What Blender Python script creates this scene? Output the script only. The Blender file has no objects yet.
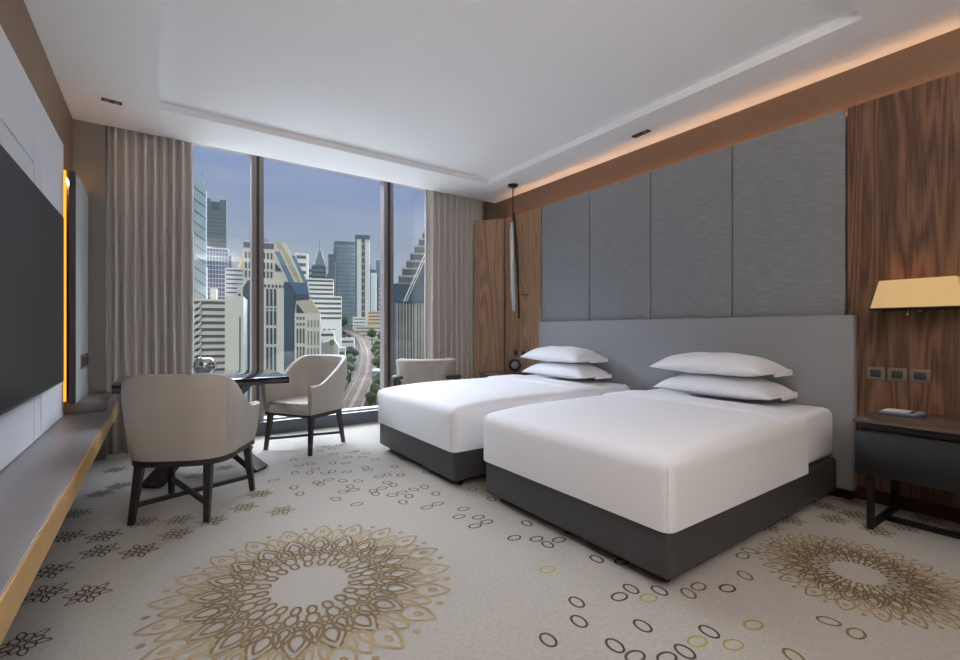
import bpy, bmesh, math, random
from mathutils import Vector, Matrix
random.seed(7)
C = bpy.context.scene.collection
PI = math.pi

# ---------------------------------------------------------------- materials
def lin(c):
    return tuple(((v/255)/12.92 if v/255 <= .04045 else ((v/255+.055)/1.055)**2.4) for v in c)+(1,)
def newmat(name):
    m = bpy.data.materials.new(name); m.use_nodes = True
    nt = m.node_tree
    return m, nt, nt.nodes['Principled BSDF']
def mat(name, col, rough=.6, metal=0, noise=0, nscale=8, bump=0, bscale=200, spec=.5, coat=0, sheen=0):
    m, nt, b = newmat(name)
    b.inputs['Base Color'].default_value = lin(col)
    b.inputs['Roughness'].default_value = rough
    b.inputs['Metallic'].default_value = metal
    b.inputs['Specular IOR Level'].default_value = spec
    b.inputs['Coat Weight'].default_value = coat
    b.inputs['Sheen Weight'].default_value = sheen
    tc = nt.nodes.new('ShaderNodeTexCoord')
    if noise:
        n = nt.nodes.new('ShaderNodeTexNoise'); n.inputs['Scale'].default_value = nscale; n.inputs['Detail'].default_value = 5
        r = nt.nodes.new('ShaderNodeValToRGB'); l = lin(col)
        r.color_ramp.elements[0].position = .3; r.color_ramp.elements[1].position = .7
        r.color_ramp.elements[0].color = tuple(v*(1-noise) for v in l[:3])+(1,)
        r.color_ramp.elements[1].color = tuple(min(1, v*(1+noise)) for v in l[:3])+(1,)
        nt.links.new(tc.outputs['Object'], n.inputs['Vector']); nt.links.new(n.outputs['Fac'], r.inputs['Fac'])
        nt.links.new(r.outputs['Color'], b.inputs['Base Color'])
    if bump:
        n = nt.nodes.new('ShaderNodeTexNoise'); n.inputs['Scale'].default_value = bscale; n.inputs['Detail'].default_value = 3
        u = nt.nodes.new('ShaderNodeBump'); u.inputs['Strength'].default_value = bump; u.inputs['Distance'].default_value = .01
        nt.links.new(tc.outputs['Object'], n.inputs['Vector']); nt.links.new(n.outputs['Fac'], u.inputs['Height'])
        nt.links.new(u.outputs['Normal'], b.inputs['Normal'])
    return m
def emit(name, col, strength):
    m, nt, b = newmat(name)
    b.inputs['Base Color'].default_value = lin(col)
    b.inputs['Emission Color'].default_value = lin(col)
    b.inputs['Emission Strength'].default_value = strength
    return m
def wood(name, dark, mid, light, rough=.42, fine=1.0):
    m, nt, b = newmat(name)
    tc = nt.nodes.new('ShaderNodeTexCoord')
    mp = nt.nodes.new('ShaderNodeMapping'); mp.inputs['Scale'].default_value = (1, 1, .045)
    nt.links.new(tc.outputs['Object'], mp.inputs['Vector'])
    # broad cathedral figure
    n1 = nt.nodes.new('ShaderNodeTexNoise'); n1.inputs['Scale'].default_value = 4.2*fine; n1.inputs['Detail'].default_value = 1.5; n1.inputs['Distortion'].default_value = .25
    mp1 = nt.nodes.new('ShaderNodeMapping'); mp1.inputs['Scale'].default_value = (1, 1.6, .11)
    nt.links.new(tc.outputs['Object'], mp1.inputs['Vector']); nt.links.new(mp1.outputs['Vector'], n1.inputs['Vector'])
    ms = nt.nodes.new('ShaderNodeMath'); ms.operation = 'MULTIPLY'; ms.inputs[1].default_value = 60
    nt.links.new(n1.outputs['Fac'], ms.inputs[0])
    sn = nt.nodes.new('ShaderNodeMath'); sn.operation = 'SINE'; nt.links.new(ms.outputs[0], sn.inputs[0])
    mr = nt.nodes.new('ShaderNodeMapRange'); mr.inputs['From Min'].default_value = -1; mr.inputs['From Max'].default_value = 1
    nt.links.new(sn.outputs[0], mr.inputs['Value'])
    # fine streaks
    n2 = nt.nodes.new('ShaderNodeTexNoise'); n2.inputs['Scale'].default_value = 95*fine; n2.inputs['Detail'].default_value = 4
    nt.links.new(mp.outputs['Vector'], n2.inputs['Vector'])
    mx = nt.nodes.new('ShaderNodeMix'); mx.data_type = 'FLOAT'; mx.inputs[0].default_value = .70
    nt.links.new(mr.outputs[0], mx.inputs[2]); nt.links.new(n2.outputs['Fac'], mx.inputs[3])
    r = nt.nodes.new('ShaderNodeValToRGB')
    r.color_ramp.elements[0].position = .25; r.color_ramp.elements[0].color = lin(dark)
    r.color_ramp.elements[1].position = .75; r.color_ramp.elements[1].color = lin(light)
    e = r.color_ramp.elements.new(.48); e.color = lin(mid)
    nt.links.new(mx.outputs[0], r.inputs['Fac']); nt.links.new(r.outputs['Color'], b.inputs['Base Color'])
    b.inputs['Roughness'].default_value = rough
    return m
def glassy(name, tint=(1, 1, 1), refl=.06):
    m = bpy.data.materials.new(name); m.use_nodes = True
    nt = m.node_tree; nt.nodes.clear()
    o = nt.nodes.new('ShaderNodeOutputMaterial'); t = nt.nodes.new('ShaderNodeBsdfTransparent')
    g = nt.nodes.new('ShaderNodeBsdfGlossy'); g.inputs['Roughness'].default_value = .02
    f = nt.nodes.new('ShaderNodeMixShader'); f.inputs[0].default_value = refl
    t.inputs[0].default_value = tuple(tint)+(1,)
    nt.links.new(t.outputs[0], f.inputs[1]); nt.links.new(g.outputs[0], f.inputs[2]); nt.links.new(f.outputs[0], o.inputs[0])
    return m
def ribbed():
    m, nt, b = newmat('ribbed_fabric')
    tc = nt.nodes.new('ShaderNodeTexCoord')
    mp = nt.nodes.new('ShaderNodeMapping'); mp.inputs['Scale'].default_value = (1, 3.2, 46)
    n = nt.nodes.new('ShaderNodeTexNoise'); n.inputs['Scale'].default_value = 3.2; n.inputs['Detail'].default_value = 3; n.inputs['Distortion'].default_value = .3
    w = nt.nodes.new('ShaderNodeTexNoise'); w.inputs['Scale'].default_value = 1.6
    nt.links.new(tc.outputs['Object'], mp.inputs['Vector']); nt.links.new(mp.outputs['Vector'], n.inputs['Vector'])
    r = nt.nodes.new('ShaderNodeValToRGB')
    r.color_ramp.elements[0].position = .38; r.color_ramp.elements[0].color = lin((126, 130, 135))
    r.color_ramp.elements[1].position = .64; r.color_ramp.elements[1].color = lin((141, 145, 150))
    nt.links.new(n.outputs['Fac'], r.inputs['Fac']); nt.links.new(r.outputs['Color'], b.inputs['Base Color'])
    u = nt.nodes.new('ShaderNodeBump'); u.inputs['Strength'].default_value = .15; u.inputs['Distance'].default_value = .01
    nt.links.new(n.outputs['Fac'], u.inputs['Height']); nt.links.new(u.outputs['Normal'], b.inputs['Normal'])
    b.inputs['Roughness'].default_value = .75; b.inputs['Sheen Weight'].default_value = .15
    return m

M = {}
M['white_paint'] = mat('ceiling_paint', (236, 237, 239), .85)
M['recess'] = M['white_paint']
M['carpet'] = mat('carpet_wool', (178, 173, 165), .95, noise=.10, nscale=60, bump=.6, bscale=500, sheen=.2)
M['gold_line'] = mat('carpet_gold_yarn', (158, 138, 102), .95, noise=.25, nscale=9)
M['bronze_line'] = mat('carpet_bronze_yarn', (118, 98, 66), .95, noise=.2, nscale=12)
M['brown_line'] = mat('carpet_brown_yarn', (82, 68, 60), .95, noise=.2, nscale=30)
M['green_line'] = mat('carpet_green_yarn', (164, 160, 80), .95)
M['olive_line'] = mat('carpet_olive_yarn', (120, 106, 68), .95)
M['grey_line'] = mat('carpet_grey_yarn', (98, 92, 86), .95, noise=.15, nscale=20)
M['brown_wall'] = mat('brown_wallcovering', (140, 112, 92), .6, noise=.06, nscale=5, bump=.1, bscale=150)
M['cove_wall'] = mat('brown_cove_veneer', (120, 97, 80), .6, noise=.06, nscale=30)
M['grey_wall'] = mat('taupe_wallcovering', (134, 130, 126), .8, bump=.1, bscale=200)
M['back_wall'] = mat('warm_plaster', (112, 103, 95), .85)
M['lacquer'] = mat('pale_grey_lacquer', (222, 224, 230), .55)
M['slab'] = mat('grey_panel', (186, 189, 188), .6, noise=.05, nscale=3)
M['slab_side'] = mat('dark_bronze', (58, 50, 46), .5)
M['stone'] = mat('grey_brown_stone', (128, 122, 122), .38, noise=.05, nscale=12)
M['brass'] = mat('oak_gold_edge', (206, 164, 104), .42, noise=.06, nscale=14)
M['tv_screen'] = mat('tv_screen_glass', (20, 21, 23), .35, spec=.35)
M['black'] = mat('black_satin', (24, 24, 26), .4)
M['black_metal'] = mat('black_powder_coat', (28, 28, 30), .45, metal=.3)
M['wood_far'] = wood('walnut_light', (134, 104, 82), (160, 126, 100), (180, 146, 118))
M['wood_near'] = wood('rosewood', (74, 50, 38), (108, 78, 58), (134, 100, 75))
M['ribbed'] = ribbed()
M['leather_grey'] = mat('headboard_leather', (146, 148, 152), .5, bump=.06, bscale=120)
M['bed_leather'] = mat('bed_base_leather', (66, 65, 68), .45, bump=.12, bscale=160)
M['linen'] = mat('white_cotton', (233, 235, 240), .8, bump=.05, bscale=60, sheen=.2)
M['curtain'] = mat('taupe_curtain', (206, 200, 194), .85, bump=.15, bscale=260, sheen=.2)
M['chair_leather'] = mat('greige_leather', (184, 178, 169), .5, noise=.05, nscale=6, bump=.05, bscale=90)
M['piping'] = mat('pale_piping', (196, 190, 182), .55)
M['taupe_velvet'] = mat('taupe_velvet', (150, 141, 131), .85, noise=.12, nscale=9, sheen=.3)
M['dark_wood'] = mat('charcoal_stained_wood', (50, 45, 44), .45, noise=.15, nscale=20)
M['table_top'] = mat('polished_black_tabletop', (26, 26, 30), .06, spec=.8, coat=.6)
M['chrome'] = mat('polished_chrome', (190, 192, 195), .18, metal=1)
M['bronze'] = mat('dark_bronze_metal', (70, 62, 56), .3, metal=1)
M['frame'] = mat('window_aluminium', (142, 134, 134), .45, metal=.2)
M['sill_front'] = mat('sill_grey_paint', (96, 102, 110), .6)
M['sill_top'] = mat('sill_white_stone', (206, 210, 214), .4)
M['pane'] = glassy('window_glass', (.97, .99, 1), .04)
M['shade'] = emit('lit_cream_shade', (226, 192, 134), .12)
M['led_warm'] = emit('warm_led', (255, 190, 125), 7.5)
M['led_gold'] = emit('golden_led', (238, 150, 52), .8)
M['plate'] = mat('bronze_switch_plate', (138, 126, 118), .35, metal=.5)
M['switch_dark'] = mat('dark_switch_insert', (52, 52, 54), .4)
M['ns_body'] = mat('charcoal_oak', (34, 35, 38), .45, noise=.2, nscale=10)
M['ns_top'] = mat('smoked_glass_top', (96, 80, 72), .22, spec=.6)
M['paper'] = mat('white_paper', (226, 222, 222), .8)
M['navy'] = mat('navy_card', (66, 76, 100), .6)
M['book_grey'] = mat('grey_card', (140, 142, 150), .6)
M['crystal'] = glassy('cut_crystal', (.80, .82, .82), .45)
M['pend_glass'] = mat('frosted_glass_rod', (200, 205, 210), .12, spec=1)
M['baseboard'] = mat('dark_walnut_baseboard', (60, 44, 38), .5)

# ---------------------------------------------------------------- mesh builder
class MB:
    def __init__(s): s.v = []; s.f = []; s.m = []; s.mats = []; s.sm = []
    def mi(s, m):
        if m not in s.mats: s.mats.append(m)
        return s.mats.index(m)
    def add(s, vs, fs, m, smooth=False):
        o = len(s.v); k = s.mi(m)
        s.v += [tuple(v) for v in vs]
        for f in fs: s.f.append([o+i for i in f]); s.m.append(k); s.sm.append(smooth)
        return s
    def box(s, x0, x1, y0, y1, z0, z1, m, top=None):
        vs = [(x, y, z) for z in (z0, z1) for (x, y) in ((x0, y0), (x1, y0), (x1, y1), (x0, y1))]
        s.add(vs, [(3, 2, 1, 0), (0, 1, 5, 4), (1, 2, 6, 5), (2, 3, 7, 6), (3, 0, 4, 7)], m)
        s.add(vs, [(4, 5, 6, 7)], top or m)
        return s
    def bevbox(s, x0, x1, y0, y1, z0, z1, b, m, seg=3):
        bm = bmesh.new(); bmesh.ops.create_cube(bm, size=1)
        for v in bm.verts: v.co = Vector(((x0+x1)/2+v.co.x*(x1-x0), (y0+y1)/2+v.co.y*(y1-y0), (z0+z1)/2+v.co.z*(z1-z0)))
        bmesh.ops.bevel(bm, geom=bm.edges[:], offset=b, segments=seg, profile=.5, affect='EDGES')
        bm.verts.ensure_lookup_table(); bm.verts.index_update()
        s.add([v.co.copy() for v in bm.verts], [[v.index for v in f.verts] for f in bm.faces], m, True); bm.free()
        return s
    def beam(s, a, b, wa, wb, m, up=(0, 0, 1)):
        """tapered square bar from a to b; wa, wb = (width, depth) at each end"""
        a = Vector(a); b = Vector(b); d = (b-a).normalized(); u = Vector(up)
        if abs(d.dot(u)) > .9: u = Vector((0, 1, 0)) if abs(d.y) < .9 else Vector((1, 0, 0))
        x = d.cross(u).normalized(); y = x.cross(d).normalized(); vs = []
        for p, w in ((a, wa), (b, wb)):
            for sx, sy in ((-1, -1), (1, -1), (1, 1), (-1, 1)): vs.append(p+x*sx*w[0]/2+y*sy*w[1]/2)
        return s.add(vs, [(3, 2, 1, 0), (4, 5, 6, 7), (0, 1, 5, 4), (1, 2, 6, 5), (2, 3, 7, 6), (3, 0, 4, 7)], m)
    def tube(s, pts, r, m, n=10, closed=False):
        pts = [Vector(p) for p in pts]; rs = r if isinstance(r, (list, tuple)) else [r]*len(pts)
        vs = []; fs = []; N = len(pts); prev = None
        for i, p in enumerate(pts):
            if closed: d = pts[(i+1) % N]-pts[i-1]
            else: d = pts[min(i+1, N-1)]-pts[max(i-1, 0)]
            d.normalize()
            if prev is None: prev = Vector((0, 0, 1)) if abs(d.z) < .9 else Vector((1, 0, 0))
            x = (prev-d*prev.dot(d)).normalized(); y = d.cross(x); prev = x
            for k in range(n):
                a = 2*PI*k/n; vs.append(p+(x*math.cos(a)+y*math.sin(a))*rs[i])
        for i in range(N if closed else N-1):
            j = (i+1) % N
            for k in range(n):
                l = (k+1) % n; fs.append((i*n+k, i*n+l, j*n+l, j*n+k))
        if not closed: fs += [tuple(range(n))[::-1], tuple((N-1)*n+k for k in range(n))]
        return s.add(vs, fs, m, True)
    def lathe(s, prof, m, c=(0, 0, 0), n=32):
        vs = []; fs = []
        for r, z in prof:
            for k in range(n): a = 2*PI*k/n; vs.append((c[0]+r*math.cos(a), c[1]+r*math.sin(a), c[2]+z))
        for i in range(len(prof)-1):
            for k in range(n): l = (k+1) % n; fs.append((i*n+k, i*n+l, (i+1)*n+l, (i+1)*n+k))
        return s.add(vs, fs, m, True)
    def grid(s, fn, nu, nv, m, smooth=True):
        vs = [fn(i/(nu-1), j/(nv-1)) for i in range(nu) for j in range(nv)]
        fs = [(i*nv+j, (i+1)*nv+j, (i+1)*nv+j+1, i*nv+j+1) for i in range(nu-1) for j in range(nv-1)]
        return s.add(vs, fs, m, smooth)
    def prism(s, poly, y0, y1, m):
        """polygon in x,z extruded along y"""
        n = len(poly); vs = [(x, y0, z) for x, z in poly]+[(x, y1, z) for x, z in poly]
        fs = [tuple(range(n)), tuple(range(2*n-1, n-1, -1))]+[(i, n+i, n+(i+1) % n, (i+1) % n) for i in range(n)]
        return s.add(vs, fs, m)
    def build(s, name, parent=None, weld=False, loc=None):
        me = bpy.data.meshes.new(name); me.from_pydata(s.v, [], s.f)
        for m in s.mats: me.materials.append(m)
        for p, k, q in zip(me.polygons, s.m, s.sm): p.material_index = k; p.use_smooth = q
        if weld:
            bm = bmesh.new(); bm.from_mesh(me); bmesh.ops.remove_doubles(bm, verts=bm.verts, dist=1e-5)
            bmesh.ops.recalc_face_normals(bm, faces=bm.faces); bm.to_mesh(me); bm.free()
        me.update()
        o = bpy.data.objects.new(name, me); C.objects.link(o)
        if parent: o.parent = parent
        if loc: o.location = loc
        return o
def tag(o, label, cat, group=None, kind=None):
    o['label'] = label; o['category'] = cat
    if group: o['group'] = group
    if kind: o['kind'] = kind
    return o
def thing(name, label, cat, loc=(0, 0, 0), rz=0, group=None):
    o = bpy.data.objects.new(name, None); C.objects.link(o); o.empty_display_size = .1
    o.location = loc; o.rotation_euler = (0, 0, rz)
    return tag(o, label, cat, group)
def struct(o): o['kind'] = 'structure'; return o
def copy_tree(o, parent=None):
    c = o.copy(); C.objects.link(c); c.parent = parent
    for ch in list(o.children): copy_tree(ch, c)
    return c

# ================================================================= ROOM SHELL
H = 2.893
XL, XR, YB, YW = -.60, 3.84, -2.6, 5.45
def ribbon(mb, pts, w, m):
    _zc[0] += 1; z = .0008+_zc[0]*.0000018
    n = len(pts); vs = []
    for i in range(n):
        a = Vector(pts[i-1]); b = Vector(pts[(i+1) % n]); d = (b-a)
        d = d.normalized() if d.length else Vector((1, 0)); nx = Vector((-d.y, d.x))
        p = Vector(pts[i]); vs += [(p.x-nx.x*w/2, p.y-nx.y*w/2, z), (p.x+nx.x*w/2, p.y+nx.y*w/2, z)]
    mb.add(vs, [(2*i, 2*((i+1) % n), 2*((i+1) % n)+1, 2*i+1) for i in range(n)], m)
_zc = [0]
def loop(mb, cx, cy, ang, a, b, w, m, pow_=1.25, n=20, wob=0):
    pts = []
    for k in range(n):
        t = 2*PI*k/n; c, s = math.cos(t), math.sin(t)
        x = a*math.copysign(abs(c)**pow_, c) if pow_ > 1 else a*c
        y = b*s*(1+wob*math.cos(3*t))
        pts.append((cx+x*math.cos(ang)-y*math.sin(ang), cy+x*math.sin(ang)+y*math.cos(ang)))
    ribbon(mb, pts, w, m)
def petal(mb, cx, cy, ang, r0, r1, hw, w, m, belly=.45, n=12):
    """pointed petal from radius r0 to r1 along ang"""
    up = []
    for k in range(n+1):
        t = k/n; y = hw*math.sin(PI*t**(.7 if belly < .5 else 1.1))**.8 if 0 < t < 1 else 0
        up.append((r0+(r1-r0)*t, y))
    pts = up+[(x, -y) for x, y in up[-2:0:-1]]
    ca, sa = math.cos(ang), math.sin(ang)
    ribbon(mb, [(cx+x*ca-y*sa, cy+x*sa+y*ca) for x, y in pts], w, m)
def mandala(mb, cx, cy, R, m_out, N=20, ph=0):
    m = M['bronze_line']
    w = .0118*max(.75, R/.62)
    s = R/.62
    for k in range(N):
        a = 2*PI*k/N+ph; h = PI/N
        c, n_ = math.cos(a), math.sin(a); m = M['bronze_line']
        for r, la, lb in ((.195, .028, .017), (.252, .034, .024)):
            loop(mb, cx+c*r*s, cy+n_*r*s, a, la*s, lb*s, w, m, 1)
        c2, s2 = math.cos(a+h), math.sin(a+h)
        loop(mb, cx+c2*.282*s, cy+s2*.282*s, a+h, .020*s, .014*s, w*.9, m, 1)
        petal(mb, cx, cy, a, .285*s, .41*s, .036*s, w, m)
        petal(mb, cx, cy, a, .305*s, .375*s, .018*s, w*.9, m)
        petal(mb, cx, cy, a+h, .315*s, .475*s, .050*s, w, m)
        petal(mb, cx, cy, a+h, .345*s, .435*s, .026*s, w*.9, m)
        m = m_out
        petal(mb, cx, cy, a, .42*s, .56*s, .042*s, w, m)
        for q in (-.35, .35):
            petal(mb, cx, cy, a+q*h, .43*s, .52*s, .016*s, w*.9, m)
        petal(mb, cx, cy, a+h, .47*s, .62*s, .046*s, w, m)
        loop(mb, cx+c2*.545*s, cy+s2*.545*s, a+h, .018*s, .010*s, w*.8, m, 1)
        loop(mb, cx+c*.60*s, cy+n_*.60*s, a, .010*s, .006*s, w, m, 1)
def blossom(mb, cx, cy, m, ang=0, s=1.0, w=.0065):
    loop(mb, cx, cy, ang, .014*s, .012*s, w, m, 1, 10)
    for k in range(6):
        a = ang+k*PI/3
        loop(mb, cx+math.cos(a)*.038*s, cy+math.sin(a)*.038*s, a, .020*s, .013*s, w, m, 1, 12)
        petal(mb, cx, cy, a+PI/6, .040*s, .088*s, .013*s, w, m, n=6)
fl = MB()
fl.box(XL-.1, XR+.1, YB-.1, 5.6, -.12, 0, M['carpet'])
LOOPS = [(1.554, 2.395, 0), (1.468, 2.312, 0), (1.558, 2.237, 0), (1.56, 2.155, 0), (1.473, 2.149, 0), (1.739, 2.007, 1), (1.562, 1.904, 0), (1.652, 1.826, 0), (1.742, 1.749, 0), (1.656, 1.745, 1), (1.748, 1.498, 1), (1.827, 1.411, 0), (1.667, 1.239, 1), (1.579, 1.231, 0), (1.756, 1.161, 1), (2.013, 1.002, 0), (1.403, 1.307, 1), (1.318, 1.216, 1), (1.148, 1.207, 1), (1.495, 1.059, 1), (1.321, 1.049, 1), (1.333, 0.974, 0), (1.415, 0.907, 0), (1.496, 0.89, 1), (1.668, 0.897, 1), (0.693, 3.663, 0), (0.779, 3.413, 1), (0.783, 3.259, 1), (0.943, 4.155, 1), (0.935, 3.931, 0), (1.032, 3.937, 2), (0.868, 3.763, 1), (0.961, 3.698, 1), (1.025, 3.766, 2), (1.057, 3.615, 2), (1.116, 3.626, 1), (1.032, 3.438, 0), (0.953, 3.377, 1), (0.94, 3.424, 1), (1.11, 3.357, 2), (1.205, 3.548, 0), (1.277, 3.79, 0), (1.19, 3.852, 1), (1.355, 3.957, 0), (1.444, 4.086, 0), (1.458, 3.884, 0), (1.527, 3.978, 0), (1.485, 4.108, 1), (1.202, 3.285, 2), (1.114, 3.202, 1), (1.037, 3.127, 2), (1.111, 3.121, 0), (0.954, 3.021, 2), (1.035, 2.853, 0), (1.365, 3.504, 0), (1.368, 3.291, 2), (1.441, 3.302, 1), (1.365, 3.566, 1), (1.52, 3.233, 1), (1.365, 3.126, 2), (1.287, 3.039, 0), (1.379, 3.053, 1), (1.212, 3.021, 1), (1.206, 2.963, 1), (1.288, 2.872, 2), (1.365, 2.885, 0), (1.373, 2.79, 1), (1.459, 2.888, 2), (1.544, 2.888, 1), (1.294, 2.716, 1), (1.544, 2.726, 1), (1.379, 2.548, 0), (1.464, 2.561, 0), (1.715, 3.169, 2), (1.721, 3.609, 1), (1.573, 3.46, 1), (1.525, 3.747, 2), (1.804, 2.664, 1), (1.798, 2.428, 1), (1.33, 4.32, 2), (1.429, 4.415, 2), (1.28, 4.123, 0), (1.31, 4.443, 0), (1.213, 4.299, 1)]
GREEN = [(1.483, 1.563), (1.672, 1.155), (1.581, 0.893), (1.669, 0.81), (1.844, 0.821)]
OLIVE = [(1.839, 1.078), (1.923, 1.081), (2.183, 1.008), (2.447, 1.106), (2.364, 1.102), (2.627, 1.059), (2.104, 0.665), (2.102, 0.58), (1.78, 0.662)]
FD = [(-0.416, 3.306), (-0.415, 2.88), (-0.403, 2.646), (-0.25, 2.539), (-0.403, 2.27), (-0.423, 3.688), (-0.249, 3.203), (-0.249, 2.998), (-0.338, 4.042), (-0.241, 4.168), (-0.295, 4.663), (-0.087, 2.884)]
FG = [(0.559, 3.412), (0.434, 3.21), (0.613, 3.017), (0.072, 3.008), (0.252, 3.09), (0.425, 4.223), (-0.076, 3.303), (0.092, 3.219), (0.22, 4.119)]
FO = [(3.264, 1.01), (3.459, 1.118), (3.688, 1.039), (3.444, 0.956), (3.27, 0.809), (3.462, 0.737), (3.725, 0.687), (3.6, 0.5), (2.825, 1.185), (3.04, 1.15)]
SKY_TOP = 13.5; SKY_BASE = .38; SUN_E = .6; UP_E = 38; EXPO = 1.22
for x, y, k in LOOPS:
    loop(fl, x, y, (-.1, PI/3+.35, 2*PI/3)[k], .037, .025, .0098, M['brown_line'] if y < 2.3 else M['grey_line'], 1, 16)
for x, y in GREEN: loop(fl, x, y, -.2, .038, .025, .008, M['green_line'], 1, 16)
for x, y in OLIVE: loop(fl, x, y, random.choice((0, 1.05, 2.1)), .037, .025, .0095, M['olive_line'], 1, 16)
for x, y in FD: blossom(fl, x, y, M['brown_line'], .2)
for x, y in FG: blossom(fl, x, y, M['olive_line'], .2, .95)
for x, y in FO: blossom(fl, x, y, M['olive_line'], .5, .95)
mandala(fl, .54, 2.07, .62, M['gold_line'], 20, .1)
mandala(fl, 2.63, .72, .40, M['gold_line'], 20)
struct(fl.build('floor'))

# ceiling with shallow tray; stops before the curtain pocket
ce = MB(); wp = M['white_paint']
tx0, tx1, ty0, ty1, td = .0, 3.272, .87, 4.48, .06
ce.box(XL-.1, tx0, YB-.1, 5.1, H, H+.2, wp); ce.box(tx1, XR+.1, YB-.1, 5.1, H, H+.2, wp)
ce.box(tx0, tx1, YB-.1, ty0, H, H+.2, wp); ce.box(tx0, tx1, ty1, 5.1, H, H+.2, wp)
ce.box(tx0, tx1, ty0, ty1, H+td, H+.2, wp)
ce.box(XL-.1, XR+.1, 5.1, 5.6, 3.05, H+.2+.02, wp)
struct(ce.build('ceiling'))
struct(MB().box(XL-.1, XL, YB-.1, 5.6, 0, 3.05, M['brown_wall']).build('wall_left'))
struct(MB().box(XR, XR+.1, YB-.1, 5.6, 0, 3.05, M['cove_wall']).build('wall_right'))
struct(MB().box(XL, XR, YB-.1, YB, 0, 3.05, M['back_wall']).build('wall_back'))
# window wall: pier at the left, narrow return at the right
ww = MB(); ww.box(XL, -.387, 5.1, 5.6, 0, 3.05, M['grey_wall'])
ww.box(3.70, XR, 5.36, 5.6, 0, 3.05, M['grey_wall'])
struct(ww.build('wall_front'))
# window
wf = MB()
for a, b in ((-.387, -.30), (.792, .907), (2.275, 2.40), (3.62, 3.70)): wf.box(a, b, 5.31, 5.44, .13, 3.05, M['frame'])
wf.box(-.387, 3.70, 5.33, 5.44, 2.99, 3.05, M['frame']); wf.box(-.387, 3.70, 5.36, 5.44, .13, .16, M['frame'])
for a, b in ((.792, .907), (2.275, 2.40)): wf.box(a+.045, b-.045, 5.302, 5.31, .14, 3.04, M['slab_side'])
win = struct(wf.build('window_1'))
for a, b in ((-.30, .792), (.907, 2.275), (2.40, 3.62)):
    MB().box(a, b, 5.395, 5.401, .16, 2.99, M['pane']).build('pane', win)
struct(MB().box(-.387, 3.70, 5.29, 5.6, 0, .14, M['sill_front'], M['sill_top']).build('trim_1'))
struct(MB().box(3.79, XR, YB, 5.36, 0, .09, M['baseboard']).build('baseboard_right'))

# ================================================================= LEFT WALL
PX0, PX1 = -.598, -.57
def panel(y0, y1, z0, z1, label):
    o = MB().bevbox(PX0, PX1, y0, y1, z0, z1, .002, M['lacquer'], 1).build('wall_panel'); o.data.polygons.foreach_set('use_smooth', [False]*len(o.data.polygons))
    tag(o, label, 'wall panel', 'pale lacquer panels behind the television')
panel(3.668, 4.42, .502, 2.455, 'wide pale grey wall panel farthest along, beside the glowing strip')
panel(3.493, 3.654, .502, 2.455, 'narrow pale grey wall strip between two wider panels')
panel(1.4, 3.479, 2.052, 2.455, 'pale grey wall panel above the television, at the upper left')
panel(1.4, 3.479, .502, 2.038, 'pale grey wall panel directly behind the television, showing below it')
t = thing('television', 'large black flat television mounted on the pale left wall', 'television', (-.54, 3.05, 1.32))
MB().bevbox(-.028, .026, -.94, .95, -.53, .535, .004, M['black'], 2).build('housing', t)
MB().box(.0262, .0275, -.93, .94, -.518, .525, M['tv_screen']).build('screen', t)
MB().box(.020, .0285, -.94, .95, -.534, -.527, M['chrome']).build('bezel', t)['label'] = 'thin silver bottom bezel'
# long low bench
t = thing('wall_bench', 'long low grey stone bench with gold front edge under the television', 'bench', (-.45, 3, 0))
MB().bevbox(-.148, .146, -2.6, 2.07, .405, .5, .003, M['stone'], 2).build('bench_top', t)
MB().box(.1462, .152, -2.6, 2.07, .40, .497, M['brass']).build('front_edge', t)['label'] = 'golden oak front edge'
t = thing('raised_ledge', 'raised grey end of the bench below the switch panel', 'ledge', (-.45, 4.78, .5))
MB().bevbox(-.147, .12, -.28, .31, .0005, .085, .006, M['stone'], 2).build('ledge_top', t)
t = thing('switch_panel', 'upright grey panel proud of the left wall with a dark edge', 'wall panel', (-.52, 4.745, 1.43))
MB().box(-.018, .02, -.345, .35, -.845, .84, M['slab']).build('panel_face', t)
MB().box(-.0175, .0195, -.352, -.3455, -.845, .84, M['slab_side']).build('dark_edge', t)['label'] = 'dark bronze end edge'
for i, (ya, yb) in enumerate(((4.62, 4.80), (4.86, 5.04))):
    t = thing('wall_switch', ('nearer', 'farther')[i]+' of the two small switch plates on the upright grey panel', 'switch', (-.4995, (ya+yb)/2, .875), 0, 'switch plates on the grey panel')
    pl = MB().bevbox(0, .008, -.075, .075, -.055, .055, .002, M['plate'], 2).build('plate', t)
    for q in (-.032, .032): MB().bevbox(.0075, .012, q-.024, q+.024, -.035, .035, .002, M['switch_dark'], 2).build('rocker', pl)
tag(MB().box(-.592, -.560, 4.435, 4.46, .60, 2.28, M['led_gold']).build('light_strip'), 'glowing golden upright light strip beside the television panels', 'light')
tag(MB().box(-.597, -.58, 4.62, 5.05, 2.272, 2.276, M['led_warm']).build('light_strip'), 'warm light strip hidden on top of the upright grey panel', 'light')

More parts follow.
